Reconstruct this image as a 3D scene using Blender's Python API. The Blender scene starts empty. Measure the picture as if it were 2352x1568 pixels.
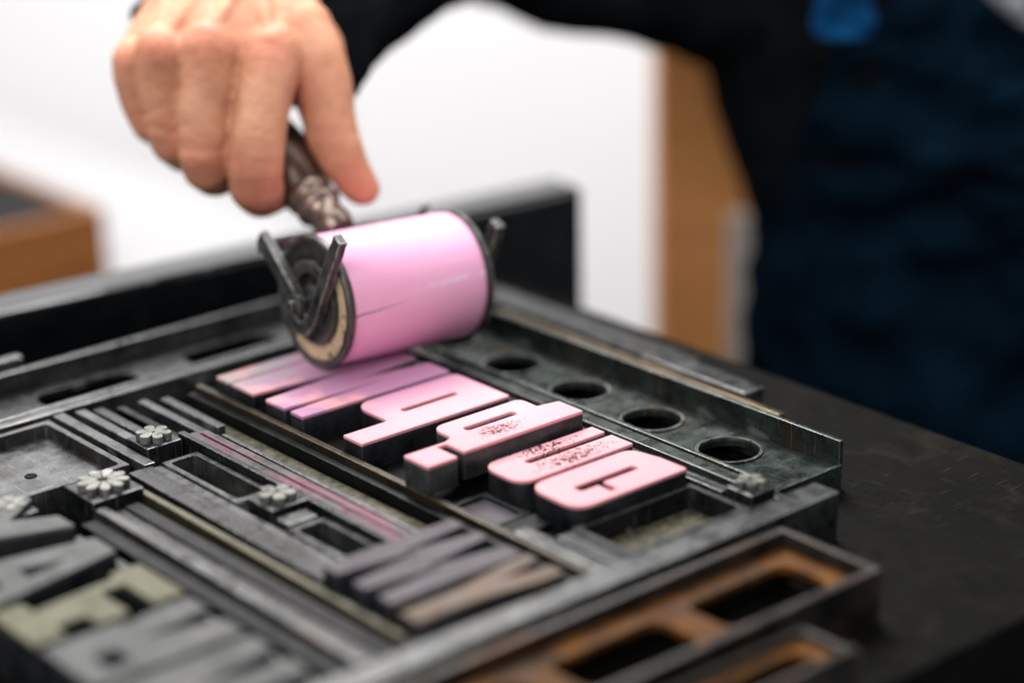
import bpy, bmesh, math, random
from mathutils import Vector, Matrix, noise
random.seed(4)
sc=bpy.context.scene
sc.view_settings.view_transform='Standard'; sc.view_settings.look='None'; sc.view_settings.exposure=0
S=0.001
COL=sc.collection
# ---------------------------------------------------------------- materials
def nt(name):
    m=bpy.data.materials.new(name); m.use_nodes=True
    t=m.node_tree; return m,t,t.nodes,t.links,t.nodes['Principled BSDF']
def noi(t,scale,detail=4,rough=.55,vec=None,dist=0):
    n=t.nodes.new('ShaderNodeTexNoise'); n.inputs['Scale'].default_value=scale
    n.inputs['Detail'].default_value=detail; n.inputs['Roughness'].default_value=rough
    n.inputs['Distortion'].default_value=dist
    if vec is not None: t.links.new(vec,n.inputs['Vector'])
    return n.outputs['Fac']
def geo(t): return t.nodes.new('ShaderNodeNewGeometry').outputs['Position']
def ramp(t,fac,stops):
    r=t.nodes.new('ShaderNodeValToRGB'); e=r.color_ramp.elements
    while len(e)<len(stops): e.new(.5)
    for k,(p,c) in enumerate(stops):
        e[k].position=p; e[k].color=(c[0],c[1],c[2],1) if isinstance(c,(tuple,list)) else (c,c,c,1)
    t.links.new(fac,r.inputs['Fac']); return r.outputs['Color']
def mix(t,fac,a,b,mode='MIX'):
    n=t.nodes.new('ShaderNodeMix'); n.data_type='RGBA'; n.blend_type=mode
    for s,v in ((0,fac),(6,a),(7,b)):
        if hasattr(v,'is_linked') or hasattr(v,'links'): t.links.new(v,n.inputs[s])
        elif s==0: n.inputs[0].default_value=v
        else: n.inputs[s].default_value=(v[0],v[1],v[2],1)
    return n.outputs[2]
def mth(t,op,a,b=None,c=None):
    n=t.nodes.new('ShaderNodeMath'); n.operation=op
    for i,v in enumerate((a,b,c)):
        if v is None: continue
        if isinstance(v,(int,float)): n.inputs[i].default_value=v
        else: t.links.new(v,n.inputs[i])
    return n.outputs[0]
def bump(t,b,h,strength=.3,dist=.0005):
    n=t.nodes.new('ShaderNodeBump'); n.inputs['Strength'].default_value=strength; n.inputs['Distance'].default_value=dist
    t.links.new(h,n.inputs['Height']); t.links.new(n.outputs['Normal'],b.inputs['Normal'])
def edge(t,rad=.0008):
    bv=t.nodes.new('ShaderNodeBevel'); bv.samples=4; bv.inputs['Radius'].default_value=rad
    g=t.nodes.new('ShaderNodeNewGeometry')
    d=t.nodes.new('ShaderNodeVectorMath'); d.operation='DOT_PRODUCT'
    t.links.new(bv.outputs['Normal'],d.inputs[0]); t.links.new(g.outputs['Normal'],d.inputs[1])
    mr=t.nodes.new('ShaderNodeMapRange'); mr.inputs['From Min'].default_value=.99; mr.inputs['From Max'].default_value=.75
    t.links.new(d.outputs['Value'],mr.inputs['Value']); return mr.outputs[0]
def metal(name,c1,c2,rough=.38,met=.5,edgecol=None,scale=60,spots=None,bs=.35,rv=.25,k=.42,spec=.33,spotr=(.55,.68),stretch=None,scr=.0):
    m,t,n,l,b=nt(name); P=geo(t)
    c1=tuple(x*k for x in c1); c2=tuple(x*k for x in c2)
    if spots: spots=tuple(x*max(k,.7) for x in spots)
    f=noi(t,scale,6,.65,P); col=ramp(t,f,[(.36,c1),(.62,c2)])
    fine=noi(t,900,3,.6,P)
    col=mix(t,.45,col,ramp(t,fine,[(.3,.15),(.7,.9)]),'OVERLAY')
    if spots:
        V=P
        if stretch:
            mp=n.new('ShaderNodeMapping'); mp.inputs['Scale'].default_value=stretch; l.new(P,mp.inputs[0]); V=mp.outputs[0]
        f2=noi(t,38,5,.6,V,.6); col=mix(t,ramp(t,f2,[(spotr[0],0.),(spotr[1],.9)]),col,spots)
    if scr>0:
        for sc3,rot in (((1500,40,60),.5),((60,1300,60),-.25)):
            mp=n.new('ShaderNodeMapping'); mp.inputs['Scale'].default_value=sc3; mp.inputs['Rotation'].default_value=(0,0,rot); l.new(P,mp.inputs[0])
            s3=noi(t,1,2,.5,mp.outputs[0]); col=mix(t,mth(t,'MULTIPLY',ramp(t,s3,[(.66,0.),(.72,1.)]),scr),col,(.35,.36,.35))
    if edgecol:
        e=mth(t,'MULTIPLY',edge(t),ramp(t,noi(t,220,3,.6,P),[(.35,.2),(.6,.95)]))
        col=mix(t,e,col,edgecol)
    l.new(col,b.inputs['Base Color'])
    b.inputs['Metallic'].default_value=met*.7
    b.inputs['Specular IOR Level'].default_value=spec
    r=ramp(t,noi(t,120,5,.7,P),[(.3,max(.05,rough-rv*.5)),(.7,rough+rv*.5)])
    l.new(r,b.inputs['Roughness'])
    bump(t,b,mth(t,'ADD',f,mth(t,'MULTIPLY',fine,.5)),bs,.0006)
    return m
EG=(.50,.51,.50)
M_steel=metal('dark_steel',(.011,.013,.016),(.05,.054,.058),.31,.65,EG,scr=.35,spots=(.035,.026,.018))
M_steel2=metal('grey_steel',(.033,.037,.041),(.19,.197,.2),.33,.8,(.70,.71,.69),scr=.45,spots=(.06,.045,.033),spotr=(.52,.7))
M_iron=metal('blackened_iron',(.005,.006,.007),(.016,.018,.02),.45,.5,(.2,.2,.19),spec=.12)
M_green=metal('greenish_steel',(.018,.028,.026),(.10,.13,.115),.31,.7,(.5,.54,.5),spots=(.07,.052,.036),scr=.35)
M_stain=metal('stained_lead',(.05,.052,.054),(.20,.20,.20),.36,.6,(.4,.4,.39),spots=(.18,.04,.08),spotr=(.46,.62),stretch=(2.2,.5,1),scr=.3)
M_brass=metal('tarnished_edge',(.045,.035,.022),(.10,.08,.05),.4,.6,(.40,.30,.17))
M_brass2=metal('bronze_strip',(.16,.11,.06),(.34,.25,.14),.35,.8,(.6,.5,.34))
M_olive=metal('olive_brass',(.09,.08,.045),(.17,.15,.09),.4,.6,(.34,.30,.18))
M_gold=metal('gritty_bed',(.07,.062,.04),(.28,.26,.16),.6,.3,None,scale=260,bs=.9)
M_rust=metal('rusted_iron',(.13,.045,.009),(.36,.14,.025),.6,.2,(.3,.2,.12),spots=(.045,.028,.018),k=.48,spec=.12,spotr=(.48,.64))
M_rim=metal('rusty_rim',(.025,.022,.021),(.10,.085,.075),.42,.6,(.36,.31,.27),spots=(.11,.048,.02))
M_table=metal('worn_black_bed',(.010,.010,.0085),(.018,.017,.014),.65,.0,(.3,.3,.3),scale=14,spots=(.019,.015,.011),k=.30,spec=.045,bs=.15,scr=.06)
M_rail=metal('black_enamel',(.005,.008,.010),(.010,.014,.017),.2,.1,None,bs=.02,spec=.4)
M_wtype=metal('letter_body_dark',(.010,.012,.015),(.045,.048,.055),.42,.1,(.18,.18,.19))
M_wtype2=metal('letter_body_grey',(.035,.038,.042),(.13,.135,.14),.42,.1,(.25,.25,.26))
M_face_grey=metal('grey_letter_face',(.12,.125,.125),(.21,.215,.21),.5,.0,(.26,.26,.26),scale=40,k=.44,spec=.2)
M_face_olive=metal('olive_letter_face',(.26,.25,.13),(.38,.36,.2),.5,.0,(.34,.34,.22),scale=40,k=.38,spec=.2)
M_face_purple=metal('purple_letter_face',(.09,.07,.09),(.17,.135,.165),.45,.0,(.28,.24,.28),scale=30,k=.46,spec=.22,spots=(.06,.03,.035))
M_face_brown=metal('brown_letter_face',(.17,.12,.095),(.32,.21,.14),.5,.0,(.3,.24,.2),scale=30,spots=(.30,.09,.04),k=.5,spec=.22)
M_flower=metal('cast_type_metal',(.12,.12,.11),(.36,.36,.33),.38,.6,(.5,.5,.46),scale=150,k=.65)
M_cap=metal('dirty_cap_metal',(.025,.025,.026),(.09,.085,.08),.32,.4,(.42,.40,.35),scale=120,spots=(.12,.06,.04),k=.9,spec=.5)
M_strap=metal('worn_black_strap',(.02,.02,.02),(.09,.09,.088),.3,.6,(.75,.75,.7),scale=130,spots=(.14,.12,.11),k=.9,spec=.5)
M_handle=metal('stained_handle',(.03,.018,.013),(.085,.05,.036),.28,.4,None,scale=22,spots=(.13,.07,.045),bs=.03,k=.9,rv=.12,spotr=(.5,.75))
M_ferrule=metal('stained_ferrule',(.14,.10,.08),(.34,.27,.22),.26,.9,(.5,.42,.34),scale=40,spots=(.12,.03,.03),k=.8,bs=.03,rv=.12)
M_dark=metal('dark_underlay',(.006,.006,.007),(.014,.014,.015),.6,.2,None,spec=.05)

def pink(name,cyl=False):
    m,t,n,l,b=nt(name); 
    P=geo(t)
    f=noi(t,22,4,.5,P)
    if cyl:
        tc=n.new('ShaderNodeTexCoord'); sx=n.new('ShaderNodeSeparateXYZ'); l.new(tc.outputs['Object'],sx.inputs[0])
        col=ramp(t,f,[(.3,(.85,.39,.60)),(.7,(.88,.45,.63))])
        st=n.new('ShaderNodeMapping'); st.inputs['Scale'].default_value=(25,260,260); l.new(tc.outputs['Object'],st.inputs[0])
        streak=noi(t,1,3,.6,st.outputs[0])
        x,y,z=sx.outputs
        w=noi(t,160,3,.6,tc.outputs['Object'])
        zz=mth(t,'SUBTRACT',z,mth(t,'ADD',mth(t,'MULTIPLY',x,.10),mth(t,'MULTIPLY',mth(t,'SUBTRACT',w,.5),.0016)))
        wid=mth(t,'MULTIPLY',mth(t,'SUBTRACT',.030,x),.011)
        k=mth(t,'LESS_THAN',mth(t,'ABSOLUTE',zz),wid); k=mth(t,'MULTIPLY',k,mth(t,'LESS_THAN',y,0.))
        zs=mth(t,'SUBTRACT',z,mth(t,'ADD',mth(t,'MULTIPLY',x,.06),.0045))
        sheen_band=ramp(t,mth(t,'MULTIPLY',mth(t,'ABSOLUTE',zs),100.),[(.0,1.),(.2,0.)])
        sc_=mth(t,'MULTIPLY',mth(t,'MULTIPLY',sheen_band,ramp(t,mth(t,'MULTIPLY',x,10.),[(.25,0.),(.5,.8)])),mth(t,'MULTIPLY',mth(t,'LESS_THAN',y,0.),ramp(t,noi(t,300,3,.6,P),[(.45,0.),(.6,1.)])))
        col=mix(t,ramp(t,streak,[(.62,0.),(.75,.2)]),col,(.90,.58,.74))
        col=mix(t,sc_,col,(.92,.72,.84))  # pale broken highlight along the roller, painted into the rubber colour
        col=mix(t,k,col,(.06,.02,.05))
        l.new(col,b.inputs['Base Color'])
        b.inputs['Roughness'].default_value=.5
        b.inputs['Specular IOR Level'].default_value=.14
        bump(t,b,mth(t,'ADD',streak,mth(t,'MULTIPLY',noi(t,500,2,.5,P),.4)),.2,.0006)
        return m
    col=ramp(t,f,[(.3,(.82,.35,.395)),(.7,(.88,.41,.44))])
    sp=n.new('ShaderNodeSeparateXYZ'); l.new(P,sp.inputs[0])
    X,Y,Z=sp.outputs
    far=n.new('ShaderNodeMapRange'); far.inputs['From Min'].default_value=-.034; far.inputs['From Max'].default_value=-.01; l.new(Y,far.inputs['Value'])
    roller_shade=mth(t,'MULTIPLY',far.outputs[0],ramp(t,mth(t,'ADD',noi(t,45,3,.5,P),mth(t,'MULTIPLY',mth(t,'ADD',X,.108),6.)),[(.42,0.),(.55,.85)]))
    col=mix(t,roller_shade,col,(.47,.24,.42))  # lilac tint paints the roller's cast shadow into the ink colour
    fz=n.new('ShaderNodeMapRange'); fz.inputs['From Min'].default_value=.018; fz.inputs['From Max'].default_value=.05; l.new(Y,fz.inputs['Value'])
    gr=mth(t,'MULTIPLY',fz.outputs[0],ramp(t,noi(t,60,4,.6,P,.5),[(.45,0.),(.6,.8)]))
    col=mix(t,gr,col,(.36,.40,.36))
    def blob(cx,cy,sx_,sy_):
        a=mth(t,'DIVIDE',mth(t,'SUBTRACT',X,cx),sx_); c=mth(t,'DIVIDE',mth(t,'SUBTRACT',Y,cy),sy_)
        return mth(t,'SUBTRACT',1.,mth(t,'ADD',mth(t,'MULTIPLY',a,a),mth(t,'MULTIPLY',c,c)))
    k=mth(t,'MAXIMUM',blob(-.080,-.086,.012,.006),mth(t,'MAXIMUM',blob(-.070,-.101,.017,.005),blob(-.066,-.115,.020,.006)))
    sn=noi(t,850,3,.7,P); sn2=noi(t,300,3,.6,P)
    v=mth(t,'ADD',mth(t,'MULTIPLY',mth(t,'MAXIMUM',k,-1.),.12),mth(t,'ADD',mth(t,'MULTIPLY',sn,.9),mth(t,'MULTIPLY',sn2,.3)))
    spk=ramp(t,v,[(.70,0.),(.705,1.)])
    col=mix(t,spk,col,(.004,.004,.005))
    e=mth(t,'MULTIPLY',edge(t,.0007),ramp(t,noi(t,330,3,.6,P),[(.5,0.),(.6,.8)]))
    col=mix(t,e,col,(.12,.05,.08))
    l.new(col,b.inputs['Base Color']); b.inputs['Roughness'].default_value=.45
    b.inputs['Specular IOR Level'].default_value=.12
    bump(t,b,noi(t,700,3,.6,P),.25,.0005)
    return m
M_pinkR=pink('wet_pink_rubber',True); M_pinkF=pink('wet_pink_ink')

def simple(name,c,rough=.6,c2=None,scale=10,bs=.1,bd=.002,spec=.5,sss=0):
    m,t,n,l,b=nt(name); P=geo(t); f=noi(t,scale,5,.6,P)
    l.new(ramp(t,f,[(.35,c),(.65,c2 or c)]),b.inputs['Base Color'])
    b.inputs['Roughness'].default_value=rough; b.inputs['Specular IOR Level'].default_value=spec
    bump(t,b,noi(t,scale*4,4,.6,P),bs,bd); return m
M_wall=simple('white_paint',(.83,.815,.825),.8,(.86,.85,.855),2)
M_wtab=simple('white_laminate',(.27,.27,.275),.9,(.29,.29,.295),3,spec=.03)
M_board=simple('pale_board',(.34,.30,.27),.7,(.42,.38,.35),6,spec=.1)
M_floor=simple('grey_floor',(.15,.15,.15),.7,(.2,.2,.2),4)
M_jacket=simple('black_cotton',(.002,.0025,.003),1.,(.005,.006,.007),30,.4,.003,.0)
M_apron=simple('navy_denim',(.0008,.002,.0032),1.,(.0024,.0085,.016),9,.6,.003,.0)
M_bluecloth=simple('blue_cloth',(.0,.012,.04),.9,(.002,.032,.09),25,.4,.003,.05)
M_speck=simple('speckled_wool',(.03,.035,.045),.9,(.25,.26,.28),200,.4,.003,.1)
def woodm(name,a,b_):
    m,t,n,l,b=nt(name); tc=n.new('ShaderNodeNewGeometry'); mp=n.new('ShaderNodeMapping'); mp.inputs['Scale'].default_value=(4,4,60)
    l.new(tc.outputs['Position'],mp.inputs[0]); f=noi(t,1.5,5,.6,mp.outputs[0],.5)
    l.new(ramp(t,f,[(.3,a),(.7,b_)]),b.inputs['Base Color']); b.inputs['Roughness'].default_value=.55; b.inputs['Specular IOR Level'].default_value=.12; return m
M_wood=woodm('oak_box',(.12,.042,.009),(.19,.07,.017)); M_post=woodm('oak_post',(.42,.175,.055),(.52,.235,.08))
def skinm():
    m,t,n,l,b=nt('skin'); a=n.new('ShaderNodeVertexColor'); a.layer_name='tone'
    P=geo(t); f=noi(t,45,5,.65,P)
    col=ramp(t,f,[(.3,(.43,.185,.10)),(.7,(.59,.30,.18))])
    col=mix(t,a.outputs['Color'],col,(.50,.13,.08))
    l.new(col,b.inputs['Base Color'])
    b.inputs['Roughness'].default_value=.48; b.inputs['Subsurface Weight'].default_value=.08
    b.inputs['Specular IOR Level'].default_value=.32
    b.inputs['Subsurface Radius'].default_value=(.005,.002,.001); b.inputs['Subsurface Scale'].default_value=.3
    v=n.new('ShaderNodeTexVoronoi'); v.inputs['Scale'].default_value=800; l.new(P,v.inputs['Vector'])
    bump(t,b,mth(t,'ADD',v.outputs['Distance'],mth(t,'MULTIPLY',noi(t,170,5,.7,P),2.2)),.45,.0009); return m
M_skin=skinm()
# ---------------------------------------------------------------- mesh helpers
def addobj(name,me,parent=None,mat=None,label=None,cat=None,group=None,kind=None,smooth=False):
    o=bpy.data.objects.new(name,me); COL.objects.link(o)
    if mat and me: me.materials.clear(); me.materials.append(mat)
    if parent: o.parent=parent
    if label: o['label']=label
    if cat: o['category']=cat
    if group: o['group']=group
    if kind: o['kind']=kind
    if smooth and me:
        for p in me.polygons: p.use_smooth=True
    return o
def empty(name,loc,label,cat,group=None):
    o=bpy.data.objects.new(name,None); COL.objects.link(o); o.empty_display_size=.01
    o.location=Vector(loc)*S; o['label']=label; o['category']=cat
    if group:o['group']=group
    return o
def recenter(o,c):
    c=Vector(c)*S
    o.data.transform(Matrix.Translation(-c)); o.location=c-(o.parent.location if o.parent else Vector())
def boxmesh(x0,x1,y0,y1,z0,z1,bev=.5,seg=2,jit=0):
    bm=bmesh.new(); r=bmesh.ops.create_cube(bm,size=1)
    for v in bm.verts:
        v.co=Vector(((x0+x1)/2+v.co.x*(x1-x0),(y0+y1)/2+v.co.y*(y1-y0),(z0+z1)/2+v.co.z*(z1-z0)))*S
    if bev: bmesh.ops.bevel(bm,geom=bm.edges[:],offset=bev*S,segments=seg,profile=.6,affect='EDGES')
    me=bpy.data.meshes.new('m'); bm.to_mesh(me); bm.free(); return me
def box(name,x0,x1,y0,y1,z0,z1,mat,bev=.5,parent=None,**k):
    o=addobj(name,boxmesh(x0,x1,y0,y1,z0,z1,bev),parent,mat,**k)
    recenter(o,((x0+x1)/2,(y0+y1)/2,z0)); return o
def rp(pts,r=0,seg=6):
    out=[];n=len(pts)
    for i in range(n):
        p=pts[i]; rr=p[2] if len(p)>2 else r
        a=Vector(pts[i-1][:2]); b=Vector(p[:2]); c=Vector(pts[(i+1)%n][:2])
        if rr<=0: out.append(tuple(b)); continue
        u=(a-b); v=(c-b); lu,lv=u.length,v.length; u.normalize(); v.normalize()
        ang=u.angle(v); 
        d=min(rr/math.tan(ang/2),lu*.49,lv*.49)
        p0=b+u*d; p1=b+v*d
        for k in range(seg+1):
            t=k/seg; q=(1-t)**2*p0+2*t*(1-t)*b+t*t*p1
            q=q+(b-q)*.06*math.sin(math.pi*t)*-1
            out.append(tuple(q))
    return out
def prism(loops,z0,z1,bev=.3):
    cu=bpy.data.curves.new('c','CURVE'); cu.dimensions='2D'; cu.fill_mode='BOTH'
    cu.extrude=max((z1-z0)/2-bev,.01)*S; cu.bevel_depth=bev*S; cu.bevel_resolution=1; cu.offset=-bev*S
    for lp in loops:
        sp=cu.splines.new('POLY'); sp.points.add(len(lp)-1)
        for i,p in enumerate(lp): sp.points[i].co=(p[0]*S,p[1]*S,0,1)
        sp.use_cyclic_u=True
    ob=bpy.data.objects.new('t',cu); COL.objects.link(ob)
    dg=bpy.context.evaluated_depsgraph_get(); dg.update()
    me=bpy.data.meshes.new_from_object(ob.evaluated_get(dg))
    bpy.data.objects.remove(ob); bpy.data.curves.remove(cu)
    me.transform(Matrix.Translation((0,0,(z0+z1)/2*S))); return me
def cen(loops):
    xs=[p[0] for p in loops[0]]; ys=[p[1] for p in loops[0]]
    return ((min(xs)+max(xs))/2,(min(ys)+max(ys))/2)
def circ(cx,cy,r,n=40,ry=None):
    return [(cx+r*math.cos(2*math.pi*i/n),cy+(ry or r)*math.sin(2*math.pi*i/n)) for i in range(n)]
def rrect(x0,x1,y0,y1,r): return rp([(x0,y0),(x1,y0),(x1,y1),(x0,y1)],r)
def lathe(prof,n=64,close=False):
    bm=bmesh.new(); rings=[]
    for x,r in prof:
        if r<1e-6: rings.append([bm.verts.new((x*S,0,0))])
        else: rings.append([bm.verts.new((x*S,r*S*math.cos(2*math.pi*i/n),r*S*math.sin(2*math.pi*i/n))) for i in range(n)])
    pairs=list(zip(rings,rings[1:]))
    if close: pairs.append((rings[-1],rings[0]))
    for a,b in pairs:
        for i in range(n):
            j=(i+1)%n
            if len(a)==1 and len(b)==1: continue
            if len(a)==1: bm.faces.new((a[0],b[j],b[i]))
            elif len(b)==1: bm.faces.new((a[i],a[j],b[0]))
            else: bm.faces.new((a[i],a[j],b[j],b[i]))
    bmesh.ops.recalc_face_normals(bm,faces=bm.faces[:])
    me=bpy.data.meshes.new('l'); bm.to_mesh(me); bm.free()
    me.shade_smooth(); 
    try: me.set_sharp_from_angle(angle=math.radians(35))
    except Exception: pass
    return me
# ---------------------------------------------------------------- setting
box('floor',-3000,4000,-3000,4500,-950,-900,M_floor,0,kind='structure')
o=addobj('press_bed',prism([[(-700,-290),(98,-290),(98,149.5),(-700,233)]],-60,0,1.2),None,M_table,label='black worn iron press bed carrying the locked forme',cat='press bed'); recenter(o,(-300,0,-60))
o=addobj('press_rail',boxmesh(-870,0,0,27,-60,30,5,4),None,M_rail,label='glossy black iron rail standing behind the bed',cat='press rail')
o.matrix_world=Matrix.Translation(Vector((172,143,0))*S)@Matrix.Rotation(math.radians(-5.5),4,'Z')
az=math.radians(50)
FH=Vector((math.cos(az),math.sin(az),0)); RH=Vector((math.sin(az),-math.cos(az),0)); CH=Vector((-604,-720,0))
def PF(r,h,z): return CH+FH*h+RH*r+Vector((0,0,z))
def rbox(name,r0,r1,h0,h1,z0,z1,mat,bev,**k):
    me=boxmesh(r0,r1,h0,h1,z0,z1,bev); o=addobj(name,me,None,mat,**k)
    o.data.transform(Matrix.Translation(-Vector(((r0+r1)/2,(h0+h1)/2,z0))*S))
    o.matrix_world=Matrix.Translation(PF((r0+r1)/2,(h0+h1)/2,z0)*S)@Matrix.Rotation(az-math.pi/2,4,'Z'); return o
rbox('wall',-2200,2200,2600,2640,-900,1900,M_wall,0,label='plain white painted wall behind the workbench',cat='wall')
rbox('wooden_post',97,160,1420,1480,-900,700,M_post,2,label='upright orange oak post beside the workbench',cat='wooden post')
rbox('leaning_board',142,190,1402,1414,-900,-62,M_board,2,label='pale grey upright board standing against the oak post',cat='board')
wt=empty('white_workbench',(0,800,-900),'white topped workbench carrying a wooden box','workbench')
for nm,a in (('table_top',(-700,285,300,1400,-140,-112)),('leg',(-690,-640,310,360,-900,-140.5)),('leg',(230,280,310,360,-900,-140.5)),('leg',(-690,-640,1340,1390,-900,-140.5)),('leg',(230,280,1340,1390,-900,-140.5))):
    box(nm,*a,M_wtab,3,parent=wt)
wb=empty('wooden_type_box',(-150,640,-111.5),'brown oak box with a dark open top on the white bench','wooden box')
box('box_wall',-420,117,557,567,-111.5,-60,M_wood,1.5,parent=wb)
box('box_wall',-420,117,740,750,-111.5,-60,M_wood,1.5,parent=wb)
box('box_wall',107,117,567.2,739.8,-111.5,-60,M_wood,1.5,parent=wb)
box('box_wall',-420,-410,567.2,739.8,-111.5,-60,M_wood,1.5,parent=wb)
box('box_filling',-409.5,106.5,567.5,739.5,-111,-60.5,M_dark,1,parent=wb)
# ---------------------------------------------------------------- furniture
G='spacing bars locked around the type'
def strip(x0,x1,y0,y1,z,mat=M_steel,label='long dark steel spacing bar between rows of type',z0=.1,name='spacing_bar',bev=.45):
    return box(name,x0,x1,y0,y1,z0,z,mat,bev,label=label,cat='spacing bar',group=G)
def channel(x0,x1,y0,y1,zf0,zf1,zweb,holes,axis,mats,label,th=2.5,cat='steel furniture',wt=3,ends=True):
    e=empty('hollow_furniture',((x0+x1)/2,(y0+y1)/2,0),label,cat,'hollow metal furniture pieces')
    mw,mf=mats
    o=addobj('web',prism([[(x0+.2,y0+.2),(x1-.2,y0+.2),(x1-.2,y1-.2),(x0+.2,y1-.2)]]+holes,zweb-wt,zweb,.25),e,mw); recenter(o,((x0+x1)/2,(y0+y1)/2,zweb))
    if axis=='Y':
        box('flange',x0-th,x0,y0,y1,.1,zf0,mf,.4,parent=e); box('flange',x1,x1+th,y0,y1,.1,zf1,mf,.4,parent=e)
        if ends: box('end_wall',x0+.05,x1-.05,y0-1.6,y0+.15,.1,zweb+1.5,mf,.3,parent=e); box('end_wall',x0+.05,x1-.05,y1-.15,y1+1.6,.1,zweb+1.5,mf,.3,parent=e)
    else:
        box('flange',x0,x1,y0-th,y0,.1,zf0,mf,.4,parent=e); box('flange',x0,x1,y1,y1+th,.1,zf1,mf,.4,parent=e)
        if ends: box('end_wall',x0-2.5,x0+.1,y0-th+.1,y1+th-.1,.1,zf1,mf,.3,parent=e); box('end_wall',x1-.1,x1+2.5,y0-th+.1,y1+th-.1,.1,zf1,mf,.3,parent=e)
    return e
ch=channel(-18,23,-172,130,17,21,10,[circ(3,y,12.5,48) for y in (-131,-86,-41,4,49,94)],'Y',(M_green,M_green),'long hollow steel furniture with a row of round holes',2.2)
for y in (-131,-86,-41,4,49,94):
    bmr=prism([circ(3,y,13.6,48),circ(3,y,12.4,48)],10.05,10.9,.15); o=addobj('hole_lip',bmr,ch,M_steel2); recenter(o,(3,y,10))
strip(27,41,-90,140,11,M_steel,'flat dark steel bar lying on the press bed')
box('brass_strip',41.5,45,-122,60,.1,12.5,M_brass2,.5,label='thin bronze strip standing beside the hollow furniture',cat='bronze strip')
box('lead_slug',46,58,-98,-34,.1,14,M_steel2,.8,label='short bright metal slug on the press bed',cat='metal slug')
strip(62,78,-40,140,6,M_steel2,'flat pale steel bar lying on the press bed')
strip(-27.5,-20.6,-166,76,16,M_green); strip(-33,-28,-166,76,13.5,M_steel2); strip(-36.8,-33.6,-166,76,15.5,M_steel); strip(-41,-37.2,-153,76,12.5,M_iron)
strip(-25,-20.6,-188,-168,15,M_steel,'short dark steel spacer beside a small ornament')
box('spacer_block',-37,-22,-189.5,-186,.1,12,M_steel,.5,label='small steel spacer block by a flower ornament',cat='spacer block',group='small spacer blocks')
def tray(x0,x1,y0,y1,zr,zf,matr,matf,label,w=2.6):
    e=empty('recessed_furniture',((x0+x1)/2,(y0+y1)/2,0),label,'metal furniture','recessed metal furniture pieces')
    o=addobj('rim',prism([[(x0,y0),(x1,y0),(x1,y1),(x0,y1)],rrect(x0+w,x1-w,y0+w,y1-w,2)],.1,zr,.35),e,matr); recenter(o,((x0+x1)/2,(y0+y1)/2,0))
    box('recess_floor',x0+w-.4,x1-w+.4,y0+w-.4,y1-w+.4,.3,zf,matf,0,parent=e); return e
tray(-103,-42,-186,-154.3,17,8,M_steel,M_gold,'hollow steel piece with a brown recess beside the last letter')
tray(-120,-99.5,-128,-101,13.6,12,M_steel,M_face_purple,'low dark metal piece under the short letters')
strip(-120,-99.5,-140,-129,13.5,M_iron,'low black filler block below the last letter')
strip(-119.5,-113,-190,-141,16.5,M_steel2,'short grey steel strip at the end of the letter row'); strip(-112.3,-105,-190,-157,17.5,M_steel,'short dark steel strip at the end of the letter row')
box('gap_shade_slab',-121,-42.2,-153.5,76,.15,11,M_dark,0,label='dark slab added under the large letters to keep their gaps dark',cat='dark slab')  # dark slab added so the gaps between letters read as shade
strip(-124.6,-121.6,-190,64,17.5,M_brass,'brown tarnished strip running along the letter row')
strip(-128.5,-125.,-190,64,14.5,M_iron,'dark strip running along the letter row')
box('gritty_board',-147,-129,-189,66,.1,9,M_gold,.5,label='gritty olive brown board between two rows',cat='board')
for i,(a,b_,z,mt) in enumerate([(-149.4,-147.6,19,M_steel2),(-151.7,-149.7,18.4,M_steel),(-155.5,-152,20,M_stain),(-159.2,-155.8,19.4,M_stain),(-162.4,-159.5,20,M_steel)]):
    strip(a,b_,-122-i*.7,6+i*3,z,mt,'thin lead strip stained pink and purple')
strip(-141,-137,22,66,15,M_steel2,'thin bright lead strip on edge'); strip(-151,-147,10,68,16,M_steel2,'thin bright lead strip on edge'); strip(-160,-156.5,22,70,15,M_iron)
tray(-180,-163,-50,3,16.5,5,M_steel2,M_gold,'narrow hollow steel piece with an open slot')
tray(-180,-163,-121,-83,16.5,5,M_steel2,M_dark,'narrow hollow steel piece with an open slot')
box('spacer_block',-178,-165,-82,-74,.1,17.5,M_steel2,.5,label='small steel spacer block by a flower ornament',cat='spacer block',group='small spacer blocks')
strip(-184.5,-181,-126,2,16,M_steel2); strip(-189.2,-185,-126,2,16.8,M_steel); strip(-195.5,-189.5,-126,2,17,M_steel)
strip(-176.5,-172,28,76,16,M_steel2); strip(-187,-182,4,76,17,M_steel2); strip(-168,-163.5,28,76,14.5,M_steel)
strip(-330,-44,78.5,84,17,M_steel2,'long steel bar across the head of the forme')
channel(-330,20,88,131,17,18,9,[rrect(x-24,x+24,99,121,9) for x in (-290,-220,-150,-75,-8)],'X',(M_steel,M_steel2),'long hollow steel furniture with oblong openings')
strip(-330,-166,139,144,21,M_steel2,'pale steel bar by the black rail')
strip(-330,60,144.6,148.5,12,M_iron)
tray(-262,-190,10,74,16.5,11,M_steel2,M_steel2,'wide grey hollow steel piece near the ornaments',3)
me=lathe([(0,2.6),(.25,2.4),(.25,0)],24); me.transform(Matrix.Rotation(-math.pi/2,4,'Y'))
o=addobj('hole_disc',me,None,M_dark,label='small black disc standing in for a dark hole in the grey plate',cat='hole disc'); o.location=Vector((-219,38,11.1))*S  # flat black disc painted as the darkness of a hole
strip(-232,-225,-186,-24,15,M_iron); strip(-224.4,-220,-186,-22,18,M_steel2); strip(-219.5,-213.5,-186,-24,15.5,M_steel); strip(-213,-207,-186,-24,16.5,M_iron)
strip(-201.5,-198.5,-186,2,16.5,M_olive,'thin olive brass strip between two rows'); strip(-206.6,-204,-186,-22,14,M_iron)
strip(-240,-236,-186,-30,14,M_steel)
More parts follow.
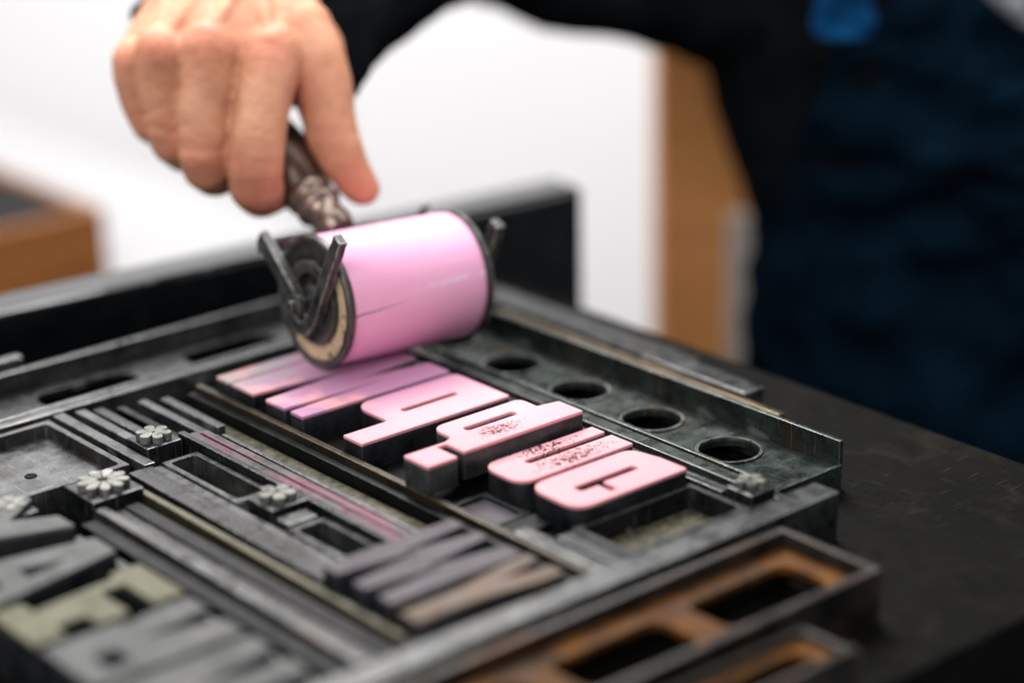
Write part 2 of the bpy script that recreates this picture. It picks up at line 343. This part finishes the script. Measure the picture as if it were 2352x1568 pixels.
strip(-420,-12,-203,-191,20,M_steel2,'thick grey steel bar at the foot of the forme',bev=.7)
H1=[rrect(x-25,x+25,-246,-223,6) for x in (-88,-151,-214,-277)]
channel(-330,-53,-254,-213,20,20,14,H1,'X',(M_rust,M_rim),'hollow iron furniture rusted orange inside with rectangular openings',3)
channel(-330,-96,-284,-262,17,14,11,[rrect(x-24,x+24,-279,-267,4) for x in (-128,-193,-260)],'X',(M_rust,M_rim),'narrow rusted iron furniture with slots',2.5)
# ---------------------------------------------------------------- letters
def letter(loops,zf,zb,mf,mb,label,group):
    c=cen(loops)
    e=empty('wood_type_letter',(c[0],c[1],zb),label,'printing letter',group)
    f=addobj('letter_face',prism(loops,zf-1.4,zf,.22),e,mf); recenter(f,(c[0],c[1],zf-1.4))
    b=addobj('letter_body',prism(loops,zb,zf-1.42,.12),e,mb); recenter(b,(c[0],c[1],zb))
    return e
GL='large inked letters in one row'
L1=[rp([(-120,54),(-120,44),(-43,44),(-43,54)],.8)]
letter(L1,23,11.1,M_pinkF,M_wtype,'narrow wooden letter with thin patchy pink ink',GL)
L2=[rp([(-120,42.6),(-120,26),(-62,21.5),(-120,17),(-120,3.5),(-62,2),(-120,-.8),(-120,-9.5),(-43,-9.5),(-43,5),(-80,10),(-43,14),(-43,29),(-84,32),(-43,34.5),(-43,42.6)],.6)]
letter(L2,23,11.1,M_pinkF,M_wtype,'wide wooden letter under the roller inked pink with roller shade painted lilac',GL)
def pshape(y0,y1,y2,xs0,xs1,xb0,slot,r=9):
    o=rp([(xs0,y0,.6),(xs1,y0,.6),(xs1,y2,3.5),(xb0,y2,r),(xb0,y1+1,2),(xs0,y1+1,.6)],.6)
    return [o,rrect(*slot)]
L3=pshape(-49,-37.5,-13,-119.5,-43,-97,(-86,-57,-33.2,-29.8,1.6))
letter(L3,23,11.1,M_pinkF,M_wtype,'wooden letter with a closed bowl inked pink and half painted in roller shade',GL)
L4=[rp([(-124,-97,.6),(-109.5,-97,.6),(-109.5,-84,.6),(-104.5,-84,.6),(-104.5,-94.5,.6),(-43,-94.5,.6),(-43,-80,.6),(-53,-78,.8),(-53,-67,4),(-99,-67,8),(-99,-80,3),(-104,-82,.8),(-124,-82,.6)],.5),rrect(-90,-64,-79.3,-75.5,1.6)]
letter(L4,29.5,17.6,M_pinkF,M_wtype2,'tall raised wooden letter inked pink with dark specks',GL)
L5=[rp([(-41,-97.5,.6),(-41,-105.2,.6),(-84,-105.2,2),(-84,-109,2),(-41,-109,.6),(-41,-121.5,.6),(-99,-121.5,8),(-99,-97.5,8)],.6)]
letter(L5,23,11.1,M_pinkF,M_wtype,'wooden letter U inked pink with black specks',GL)
# G: outer stroke, narrow counter and a short cut freeing the inner hook
L6=[rp([(-99,-153.5,9),(-43,-153.5,.8),(-43,-139,4),(-46,-124.5,6),(-99,-124.5,9)],.5),
    rp([(-87,-137,1.8),(-87,-142.2,1.8),(-78.5,-142.2,.4),(-78.5,-149.3,.4),(-75,-149.3,.4),(-75,-141,.4),(-56,-141,1.6),(-56,-137,1.6)],.4)]
letter(L6,23,11.1,M_pinkF,M_wtype,'rounded wooden letter G inked pink',GL)
G2='second row of uninked letters'
M1=[rp([(-196,-128),(-196,-137),(-162,-141.5),(-196,-146),(-196,-153),(-162,-156.5),(-196,-160),(-196,-168),(-138,-168),(-138,-159),(-172,-153.5),(-138,-149),(-138,-143),(-172,-138.5),(-138,-135.5),(-138,-128)],.6)]
letter(M1,23,.2,M_face_purple,M_wtype,'uninked wooden letter M with a dull purple face',G2)
letter([[(x,y+7 if y<-185 else y) for x,y in [(-198,-175),(-198,-184),(-170,-185),(-146,-196),(-137,-196),(-137,-189),(-158,-178.5),(-137,-175),(-137,-169.5),(-146,-169.5),(-170,-174)]]],23,.2,M_face_brown,M_wtype,'uninked wooden letter Y with a brown worn face',G2)
G3='third row of grey and olive letters'
letter([rp([(-300,6),(-300,-38),(-288,-38),(-288,-8),(-268,-14),(-288,-22),(-242,-38),(-242,-26),(-258,-18),(-242,-6),(-242,6)],.6)],22.5,.2,M_face_grey,M_wtype,'pale grey metal letter with angled strokes',G3)
letter([rp([(-300,-42),(-300,-53),(-286,-54),(-286,-66),(-300,-67),(-300,-78),(-242,-67),(-242,-52)],.6),rp([(-276,-57),(-276,-65),(-258,-61)],.4)],22.5,.2,M_face_grey,M_wtype,'pale grey metal letter A',G3)
letter([rp([(-300,-82),(-300,-112),(-288,-112),(-288,-104),(-276,-104),(-276,-112),(-264,-112),(-264,-92),(-254,-92),(-254,-112),(-242,-112),(-242,-82),(-254,-82),(-254,-86),(-276,-88),(-288,-90),(-288,-82)],.5)],22.5,.2,M_face_olive,M_wtype,'olive yellow letter with square notches',G3)
letter([rp([(-300,-150),(-243,-150),(-243,-138),(-272,-131),(-243,-128),(-243,-116),(-256,-116),(-270,-119),(-270,-116),(-300,-116)],.8),rrect(-290,-281,-142,-132,1)],22.5,.2,M_face_grey,M_wtype,'grey metal letter with a small square counter',G3)
letter([rp([(-300,-186),(-243,-186),(-243,-176),(-280,-172),(-243,-166),(-243,-154),(-300,-154),(-300,-164),(-286,-168),(-300,-174)],.8)],22.5,.2,M_face_grey,M_wtype,'grey metal letter with pointed notches',G3)
# ---------------------------------------------------------------- flower ornaments
def flower(cx,cy,w,n,rot,inner,label):
    e=empty('flower_ornament',(cx,cy,0),label,'type ornament','small cast flower ornaments')
    h=w/2
    o=box('ornament_block',cx-h-.6,cx+h+.6,cy-h-.6,cy+h+.6,.1,20.,M_steel,.6,parent=e)
    bm=bmesh.new()
    R=h*.97
    for k in range(n):
        a=rot+2*math.pi*k/n; hw=math.sin(math.pi/n)*R*.80
        pts=[]
        N=14
        for i in range(N):
            t=2*math.pi*i/N
            rx=(R-inner)/2; x=inner+rx+rx*math.cos(t); y=hw*math.sin(t)*(.35+.65*(x-inner)/(R-inner))
            pts.append((x,y))
        vs=[]
        for zz,sc_ in ((19.8,1.),(22.8,1.),(23.,.92)):
            vs.append([bm.verts.new(((cx+(inner+(R-inner)/2+(x-inner-(R-inner)/2)*sc_)*math.cos(a)-y*sc_*math.sin(a))*S,(cy+(inner+(R-inner)/2+(x-inner-(R-inner)/2)*sc_)*math.sin(a)+y*sc_*math.cos(a))*S,zz*S)) for x,y in pts])
        for A_,B_ in zip(vs,vs[1:]):
            for i in range(N): bm.faces.new((A_[i],A_[(i+1)%N],B_[(i+1)%N],B_[i]))
        bm.faces.new(vs[-1])
    me=bpy.data.meshes.new('f'); bm.to_mesh(me); bm.free()
    f=addobj('flower_relief',me,e,M_flower); recenter(f,(cx,cy,20.3))
flower(-173,19,15,6,.3,.6,'small square ornament with a six petal flower')
flower(-213,-9,21,9,.1,1.8,'large square ornament with a nine petal flower')
flower(-170.5,-64,15,5,.5,.9,'small square ornament with a five petal flower')
flower(-32.5,-177,12,5,.2,.8,'tiny dark ornament with a five petal flower')
flower(-250,2-6,14,6,.1,.8,'small square ornament with a six petal flower')
# ---------------------------------------------------------------- roller
A=Vector((.9966,-.070,-.044)).normalized()
Yv=Vector((0,1,0)); Zv=A.cross(Yv).normalized(); Yv=Zv.cross(A).normalized()
L0=Vector((-80,32,53.0))
ro=empty('ink_roller',(0,0,0),'hand ink roller with glossy pink rubber held above the letters','ink roller')
ro.matrix_world=Matrix(((A.x,Yv.x,Zv.x,L0.x*S),(A.y,Yv.y,Zv.y,L0.y*S),(A.z,Yv.z,Zv.z,L0.z*S),(0,0,0,1)))
LEN=69;R=28
addobj('rubber_cylinder',lathe([(0,24),(0,R-1),(.3,R-.4),(1,R),(LEN-1,R),(LEN-.3,R-.4),(LEN,R-1),(LEN,24)],128,True),ro,M_pinkR)
def capmat():
    m,t,n,l,b=nt('cream_cap'); tc=n.new('ShaderNodeTexCoord'); sx=n.new('ShaderNodeSeparateXYZ'); l.new(tc.outputs['Object'],sx.inputs[0])
    y=sx.outputs[1]; z=sx.outputs[2]; P=tc.outputs['Object']
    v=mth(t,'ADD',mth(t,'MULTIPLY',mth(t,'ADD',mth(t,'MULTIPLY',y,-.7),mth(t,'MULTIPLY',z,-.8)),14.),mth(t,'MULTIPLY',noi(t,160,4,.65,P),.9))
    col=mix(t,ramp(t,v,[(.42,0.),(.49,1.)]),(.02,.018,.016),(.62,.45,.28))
    col=mix(t,ramp(t,noi(t,250,3,.6,P),[(.56,0.),(.62,.85)]),col,(.05,.03,.02))
    l.new(col,b.inputs['Base Color']); b.inputs['Roughness'].default_value=.4; bump(t,b,noi(t,300,3,.6,P),.4,.0006); return m
M_cream=capmat()
def ecap(sgn,x):
    e=addobj('end_cap',lathe([(x,28.9),(x-sgn*2.4,28.9),(x-sgn*3,28.2),(x-sgn*2.8,26),(x-sgn*1.2,25.6),(x+sgn*.5,25)],96),ro,M_cap)
    addobj('cream_ring',lathe([(x-sgn*.8,25.9),(x-sgn*2.2,25.2),(x-sgn*2.4,20),(x-sgn*1.2,18.2)],96),e,M_cream)
    addobj('hub_disc',lathe([(x-sgn*.6,18.6),(x-sgn*4.2,18.2),(x-sgn*4.6,17.2),(x-sgn*4.2,13.2),(x+sgn*2.,12.6),(x+sgn*2.6,8),(x-sgn*3.6,7.6),(x-sgn*4.,6.8),(x-sgn*4.,0)],96),e,M_cap)
ecap(1,0); ecap(-1,LEN)
ax=addobj('axle',lathe([(-15,0),(-15,2.4),(-12.2,2.6),(-12.2,4.8),(-9.8,4.8),(-9.8,3),(LEN+9.8,3),(LEN+9.8,4.8),(LEN+12,4.8),(LEN+12,0)],24),ro,M_strap)
def strapmesh(path,x0,x1,w,tip=None):
    bm=bmesh.new(); n=len(path); rows=[]
    for i,p in enumerate(path):
        p=Vector(p); d=Vector((0,0))
        if i>0: d+=(p-Vector(path[i-1])).normalized()
        if i<n-1: d+=(Vector(path[i+1])-p).normalized()
        d.normalize(); q=Vector((-d.y,d.x))*(w[i] if isinstance(w,(list,tuple)) else w)/2
        a=p+q;b=p-q
        rows.append([bm.verts.new((x*S,c.x*S,c.y*S)) for x,c in ((x0,a),(x1,a),(x1,b),(x0,b))])
    for r0,r1 in zip(rows,rows[1:]):
        for k in range(4): bm.faces.new((r0[k],r0[(k+1)%4],r1[(k+1)%4],r1[k]))
    bm.faces.new(rows[0]); bm.faces.new(rows[-1])
    bmesh.ops.recalc_face_normals(bm,faces=bm.faces[:])
    bmesh.ops.bevel(bm,geom=[e for e in bm.edges],offset=.35*S,segments=2,affect='EDGES',clamp_overlap=True)
    me=bpy.data.meshes.new('s'); bm.to_mesh(me); bm.free(); return me
def curve2(pts,n=5):
    out=[]
    for i in range(len(pts)-1):
        p0=Vector(pts[max(i-1,0)]);p1=Vector(pts[i]);p2=Vector(pts[i+1]);p3=Vector(pts[min(i+2,len(pts)-1)])
        for k in range(n):
            t=k/n; out.append(.5*((2*p1)+(p2-p0)*t+(2*p0-5*p1+4*p2-p3)*t*t+(3*p1-p0-3*p2+p3)*t**3))
    out.append(Vector(pts[-1])); return out
for xa,xb,pr_ in ((-9.5,-5.6,[(6,-7),(-1,-10.5),(-9,-5),(-17,10),(-25,25),(-31,36)]),(LEN+5.6,LEN+9.5,[(6,-7),(-1,-10.5),(-8.5,-5),(-14,7),(-19,19),(-23,28)])):
    pth=curve2([(-5,-9),(2,-3),(15,8),(34,22)],3)
    addobj('frame_arm',strapmesh(pth,xa,xb,[7.4+.6*math.sin(i*1.7) for i in range(len(pth))]),ro,M_strap)
    pth=curve2(pr_,3)
    addobj('rest_prong',strapmesh(pth,(xa-.8 if xa<0 else xa+.6),(xb-.6 if xa<0 else xb+.8),[6+.5*math.sin(i*2.1) for i in range(len(pth))]),ro,M_strap)
bpy.context.view_layer.update()
def lbox(name,x0,x1,y0,y1,z0,z1,mat,bev,parent):
    return addobj(name,boxmesh(x0,x1,y0,y1,z0,z1,bev),parent,mat)
lbox('frame_crossbar',-9.3,LEN+9.3,32,36,14.5,20,M_strap,1.2,ro)
hd=Vector((-.04,.85,.52)); hd.normalize()
hl=Vector((hd.dot(A),hd.dot(Yv),hd.dot(Zv)))
rot=Vector((1,0,0)).rotation_difference(hl).to_matrix().to_4x4()
hm=Matrix.Translation(Vector((30,31,19))*S)@rot
def sprof(pts,n=6): return [(max(v.x,0),max(v.y,0)) for v in curve2(pts,n)]
me=lathe([(0,0)]+sprof([(0,7.5),(4,8.8),(9,8.2),(13,8.8),(15,10.6),(17,10.8),(18.5,10.),(20.5,9.8),(22,11),(24.5,11.2)],4)+[(25.5,10.2),(25.5,0)],48); me.transform(hm)
fe=addobj('ferrule',me,ro,M_ferrule)
me=lathe([(25,0),(25,10.6)]+sprof([(25.5,11.2),(33,14.2),(43,16),(55,15.8),(70,14),(85,12.6),(98,12.6),(108,12),(115,8)],5)+[(117,0)],56); me.transform(hm)
addobj('handle',me,ro,M_handle)
# ---------------------------------------------------------------- hand + person
p=math.radians(20)
fwd=Vector((math.cos(az)*math.cos(p),math.sin(az)*math.cos(p),-math.sin(p)))
cam=Vector((0,0,23))-1000*fwd
MR=fwd.to_track_quat('-Z','Y').to_matrix()@Matrix.Rotation(math.radians(-1.2),3,'Z')
HO=cam+MR@Vector((-110.8,93.1,-1000))
KP=.1923
def HL(u,v,d): return Vector(((u-600)*KP,-(v-300)*KP,d))
chains={
'index':[(626,128,2,14.5),(620,160,5,13.6),(608,250,9,12.7),(600,330,11,12.3),(594,390,11,12.4),(592,430,7,11.8),(600,446,-6,10.8),(625,425,-28,9.5),(655,385,-42,8.5)],
'middle':[(488,122,7,14),(484,160,7,13),(476,240,7,12),(472,310,7,11.7),(472,355,6,11.8),(474,384,2,11.2),(486,398,-10,10.4),(510,370,-28,9.5),(550,330,-42,8.5)],
'ring':[(378,126,3,13),(375,160,1,12),(376,230,-3,11),(384,290,-5,10.6),(393,320,-7,10.6),(408,338,-16,10),(450,320,-32,9),(490,290,-44,8)],
'pinky':[(308,136,-7,11),(304,165,-9,10.2),(308,210,-13,9.3),(320,250,-15,9),(332,274,-16,8.9),(348,287,-26,8.4),(390,270,-36,7.5),(430,250,-46,7)],
'thumb':[(672,70,-14,18),(706,130,-12,16.5),(732,185,-10,14.4),(748,250,-9,12.6),(760,310,-8,12),(782,360,-9,10.8),(806,402,-11,9.4),(828,430,-13,7.8)],
'pa':[(628,128,-3,14.5),(640,40,-14,17),(600,-60,-42,22),(590,-160,-85,26)],
'pb':[(488,122,3,14.5),(520,30,-10,17),(555,-60,-40,22)],
'pc':[(378,126,-1,13.5),(430,30,-16,17),(510,-60,-45,22)],
'pd':[(308,136,-10,11.5),(356,62,-20,14),(400,0,-32,17),(470,-60,-52,20)],
'pe':[(560,120,-3,14),(580,30,-12,18)],'pf':[(435,118,-2,13),(480,30,-12,17)],'pg':[(342,124,-7,11),(395,30,-20,16)],
'pal':[(640,160,-20,15),(690,100,-24,18),(640,80,-35,20),(450,80,-35,18),(370,115,-32,14),(560,150,-30,16)],
'web':[(690,120,-16,15),(686,190,-24,10)],
'arm':[(545,-70,-50,26),(640,-190,-115,30),(790,-320,-180,35),(1000,-450,-230,40)]}
bm=bmesh.new()
for nm,chn in chains.items():
    pts=[(HL(u,v,d),r) for u,v,d,r in chn]
    for (a,ra),(b,rb) in zip(pts,pts[1:]):
        n=max(2,int((b-a).length/2.5))
        for k in range(n+1):
            t=k/n; r=ra+(rb-ra)*t
            bmesh.ops.create_icosphere(bm,subdivisions=3,radius=r*S,matrix=Matrix.Translation(a.lerp(b,t)*S))
for u,v,d,r in [(628,108,8,8),(487,102,12,8),(374,108,7,7.5)]:
    bmesh.ops.create_icosphere(bm,subdivisions=3,radius=r*S,matrix=Matrix.Translation(HL(u,v,d)*S))
for (u0,v0,d0),(u1,v1,d1) in (((628,108,12),(600,-20,0)),((487,102,16),(545,-20,3)),((374,108,11),(470,-20,-2))):
    for k in range(30):
        t=k/29; q=HL(u0,v0,d0).lerp(HL(u1,v1,d1),t)
        bmesh.ops.create_icosphere(bm,subdivisions=2,radius=3.2*S,matrix=Matrix.Translation(q*S))
me=bpy.data.meshes.new('h'); bm.to_mesh(me); bm.free()
tmp=bpy.data.objects.new('tmp',me); COL.objects.link(tmp)
md=tmp.modifiers.new('r','REMESH'); md.mode='VOXEL'; md.voxel_size=.0011; 
ms=tmp.modifiers.new('s','SMOOTH'); ms.factor=.5; ms.iterations=6
dg=bpy.context.evaluated_depsgraph_get(); dg.update()
hme=bpy.data.meshes.new_from_object(tmp.evaluated_get(dg)); bpy.data.objects.remove(tmp)
ca=hme.color_attributes.new('tone','FLOAT_COLOR','POINT')
red=[(HL(628,115,14),14,.5),(HL(485,108,20),14,.5),(HL(372,115,14),12,.55),(HL(304,125,4),12,.5),(HL(592,420,16),15,.5),(HL(472,375,18),14,.45),(HL(398,330,6),12,.5),(HL(336,280,-5),10,.5),(HL(832,435,-6),16,.5),(HL(757,312,2),12,.25),(HL(690,190,-8),14,.6)]
crs=[(HL(592,398,0),.9),(HL(592,386,0),.6),(HL(592,410,0),.5),(HL(472,358,0),.9),(HL(472,346,0),.6),(HL(390,306,0),.8),(HL(390,296,0),.5),(HL(326,262,0),.8),(HL(760,312,0),.8),(HL(756,302,0),.5),(HL(764,322,0),.5)]
import numpy as np
N=len(hme.vertices)
co_=np.empty(N*3,dtype=np.float32); hme.vertices.foreach_get('co',co_); co_=co_.reshape(-1,3)/S
no_=np.empty(N*3,dtype=np.float32); hme.vertex_normals.foreach_get('vector',no_); no_=no_.reshape(-1,3)
s=np.zeros(N)
for q,rr,k in red:
    s=np.maximum(s,k*np.exp(-(((co_-np.array(q))**2).sum(1))/rr**2))
cc=np.ones((N,4),dtype=np.float32); cc[:,0]=s;cc[:,1]=s;cc[:,2]=s
ca.data.foreach_set('color',cc.ravel())
d=np.zeros(N)
wob=np.array([noise.noise(Vector(c)*.2) for c in co_]) 
d+=.7*np.array([noise.noise(Vector(c)*.07) for c in co_])+.2*wob
for q,k in crs:
    dx=co_[:,0]-q.x; yy=co_[:,1]-q.y-.018*dx**2-wob*1.2
    d-=np.where((np.abs(dx)<11)&(co_[:,2]>-6),k*.7*np.exp(-(yy/.8)**2),0)
co_=co_+no_*d[:,None]
hme.vertices.foreach_set('co',(co_*S).astype(np.float32).ravel()); hme.update()
person=addobj('person',hme,None,M_skin,label='person in black jacket and navy apron gripping the ink roller',cat='person',smooth=True)
person.matrix_world=Matrix.Translation(HO*S)@MR.to_4x4()
bpy.context.view_layer.update()
def tube(rings,n=40,wr=0,arcs=None,wf=1):
    bm=bmesh.new(); R_=[]
    dense=[]
    for j,((c0,a0,b0),(c1,a1,b1)) in enumerate(zip(rings,rings[1:])):
        for k in range(10):
            t=k/10; ar=None
            if arcs: ar=(arcs[j][0]*(1-t)+arcs[j+1][0]*t,arcs[j][1]*(1-t)+arcs[j+1][1]*t)
            dense.append((c0.lerp(c1,t),a0.lerp(a1,t),b0.lerp(b1,t),ar))
    dense.append(tuple(rings[-1])+((arcs[-1] if arcs else None),))
    for c,a,b,ar in dense:
        row=[]
        a0,a1=ar if ar else (0,2*math.pi)
        m=n+1 if ar else n
        for i in range(m):
            th=a0+(a1-a0)*i/n
            q=c+a*math.cos(th)+b*math.sin(th)
            if wr:
                d=(q-c).normalized(); q=q+d*wr*(noise.noise(q*.022*wf)+.5*noise.noise(q*.06*wf))
            row.append(bm.verts.new(q*S))
        R_.append(row)
    for r0,r1 in zip(R_,R_[1:]):
        m=len(r0)
        for i in range(m-1 if arcs else m): bm.faces.new((r0[i],r0[(i+1)%m],r1[(i+1)%m],r1[i]))
    bmesh.ops.recalc_face_normals(bm,faces=bm.faces[:])
    me=bpy.data.meshes.new('tube'); bm.to_mesh(me); bm.free(); me.shade_smooth(); return me
def ringv(c,d,xa,ra,rb):
    d=d.normalized(); a=(xa-d*xa.dot(d)).normalized(); b=d.cross(a).normalized()
    return (c,a*ra,b*rb)
xa=Vector((1,-.18,0))
cs=[HL(530,86,-46),HL(586,-10,-70),HL(710,-150,-100),HL(900,-300,-140),HL(1150,-480,-180),HL(1500,-680,-240),HL(1900,-950,-300)]
rad=[(58,20),(56,34),(49,40),(47,44),(52,48),(60,55),(70,65)]
rings=[]
for i,c in enumerate(cs):
    d=(cs[min(i+1,len(cs)-1)]-cs[max(i-1,0)])
    rings.append(ringv(c,d,xa if i<2 else Vector((.6,-.7,.2)) if i==2 else Vector((.5,-.8,.2)),*rad[i]))
sl=addobj('jacket_sleeve',tube(rings,48,2.5),person,M_jacket)
so=sl.modifiers.new('t','SOLIDIFY'); so.thickness=.003
inv=person.matrix_world.inverted()
def wchild(name,me,mat):
    o=addobj(name,me,person,mat); o.matrix_parent_inverse=inv; return o
def tring(r,z,rx,ry,h=1300): return (PF(r,h,z),RH*rx,FH*ry)
wchild('jacket',tube([tring(283,-170,132,95),tring(283,-122,137,98),tring(283,-42,137,98),tring(283,27,156,105),tring(283,75,172,112),tring(283,130,178,115),tring(283,300,190,118),tring(283,480,200,110),tring(283,540,110,80),tring(283,570,60,60)],72,7),M_jacket)
wchild('trousers',tube([tring(283,-900,110,80),tring(283,-500,125,90),tring(283,-160,131,94)],60,5),M_apron)
dg_=math.radians
ap=wchild('apron',tube([tring(287,-700,150,112),tring(285,-300,146,110),tring(283,-122,147,108),tring(283,-42,146,108),tring(286,0,152,112),tring(286,27,162,116),tring(290,75,175,122),tring(295,130,180,124),tring(295,300,190,126)],72,12,arcs=[(dg_(a),dg_(350)) for a in (188,188,188,190,205,220,228,236,242)],wf=1.8),M_apron)
ms=ap.modifiers.new('t','SOLIDIFY'); ms.thickness=.003
def pt(u,v,h):
    dep=p+math.atan((v-784)/5200); return PF((u-1176)*h*1.047/5200,h,365-h*math.tan(dep))
cs=[pt(900,-250,1240),pt(1100,-180,1240),pt(1300,-95,1240),pt(1500,-45,1250),pt(1680,20,1270),pt(1850,60,1300)]
rings=[]
for i,c in enumerate(cs):
    d=(cs[min(i+1,len(cs)-1)]-cs[max(i-1,0)]); rings.append(ringv(c,d,Vector((0,0,1)),38,40))
wchild('jacket_flap',tube(rings,40,4),M_jacket)
bl=wchild('blue_cloth',tube([(pt(1925,100,1165),RH*15,FH*8),(pt(1932,65,1165),RH*17,FH*9),(pt(1930,0,1165),RH*15,FH*10),(pt(1940,-60,1165),RH*12,FH*10)],32,5,wf=2),M_bluecloth)
wchild('wool_scarf',tube([(pt(2365,95,1150),RH*8,FH*8),(pt(2320,40,1150),RH*14,FH*10),(pt(2260,-30,1150),RH*17,FH*10)],32,2),M_speck)
# ---------------------------------------------------------------- light
w=bpy.data.worlds.new('World'); sc.world=w; w.use_nodes=True
bg=w.node_tree.nodes['Background']; bg.inputs[0].default_value=(.88,.94,1,1); bg.inputs[1].default_value=.24
def area(name,loc,tgt,size,power,col):
    l=bpy.data.lights.new(name,'AREA'); l.size=size; l.energy=power; l.color=col
    o=bpy.data.objects.new(name,l); COL.objects.link(o); o.location=loc
    o.rotation_euler=(Vector(tgt)-Vector(loc)).to_track_quat('-Z','Y').to_euler(); return o
area('window_light',(.60,1.05,1.60),(-.05,0,0),1.0,60,(1,.98,.96))
area('room_light',(-1.25,-.75,.95),(-.05,0,.02),.9,18,(1,.97,.96))
area('wall_fill',PF(0,1450,800)*S,PF(0,2600,-350)*S,1.5,30,(1,.985,.99))  # unseen lamp added to brighten the back wall
# ---------------------------------------------------------------- camera
c=bpy.data.cameras.new('camera'); co=bpy.data.objects.new('camera',c); COL.objects.link(co)
c.sensor_width=36; c.lens=5200/2352*36; c.clip_start=.05; c.clip_end=50
co.matrix_world=Matrix.Translation(cam*S)@MR.to_4x4()
c.dof.use_dof=True; c.dof.focus_distance=.902; c.dof.aperture_fstop=2.4
sc.camera=co
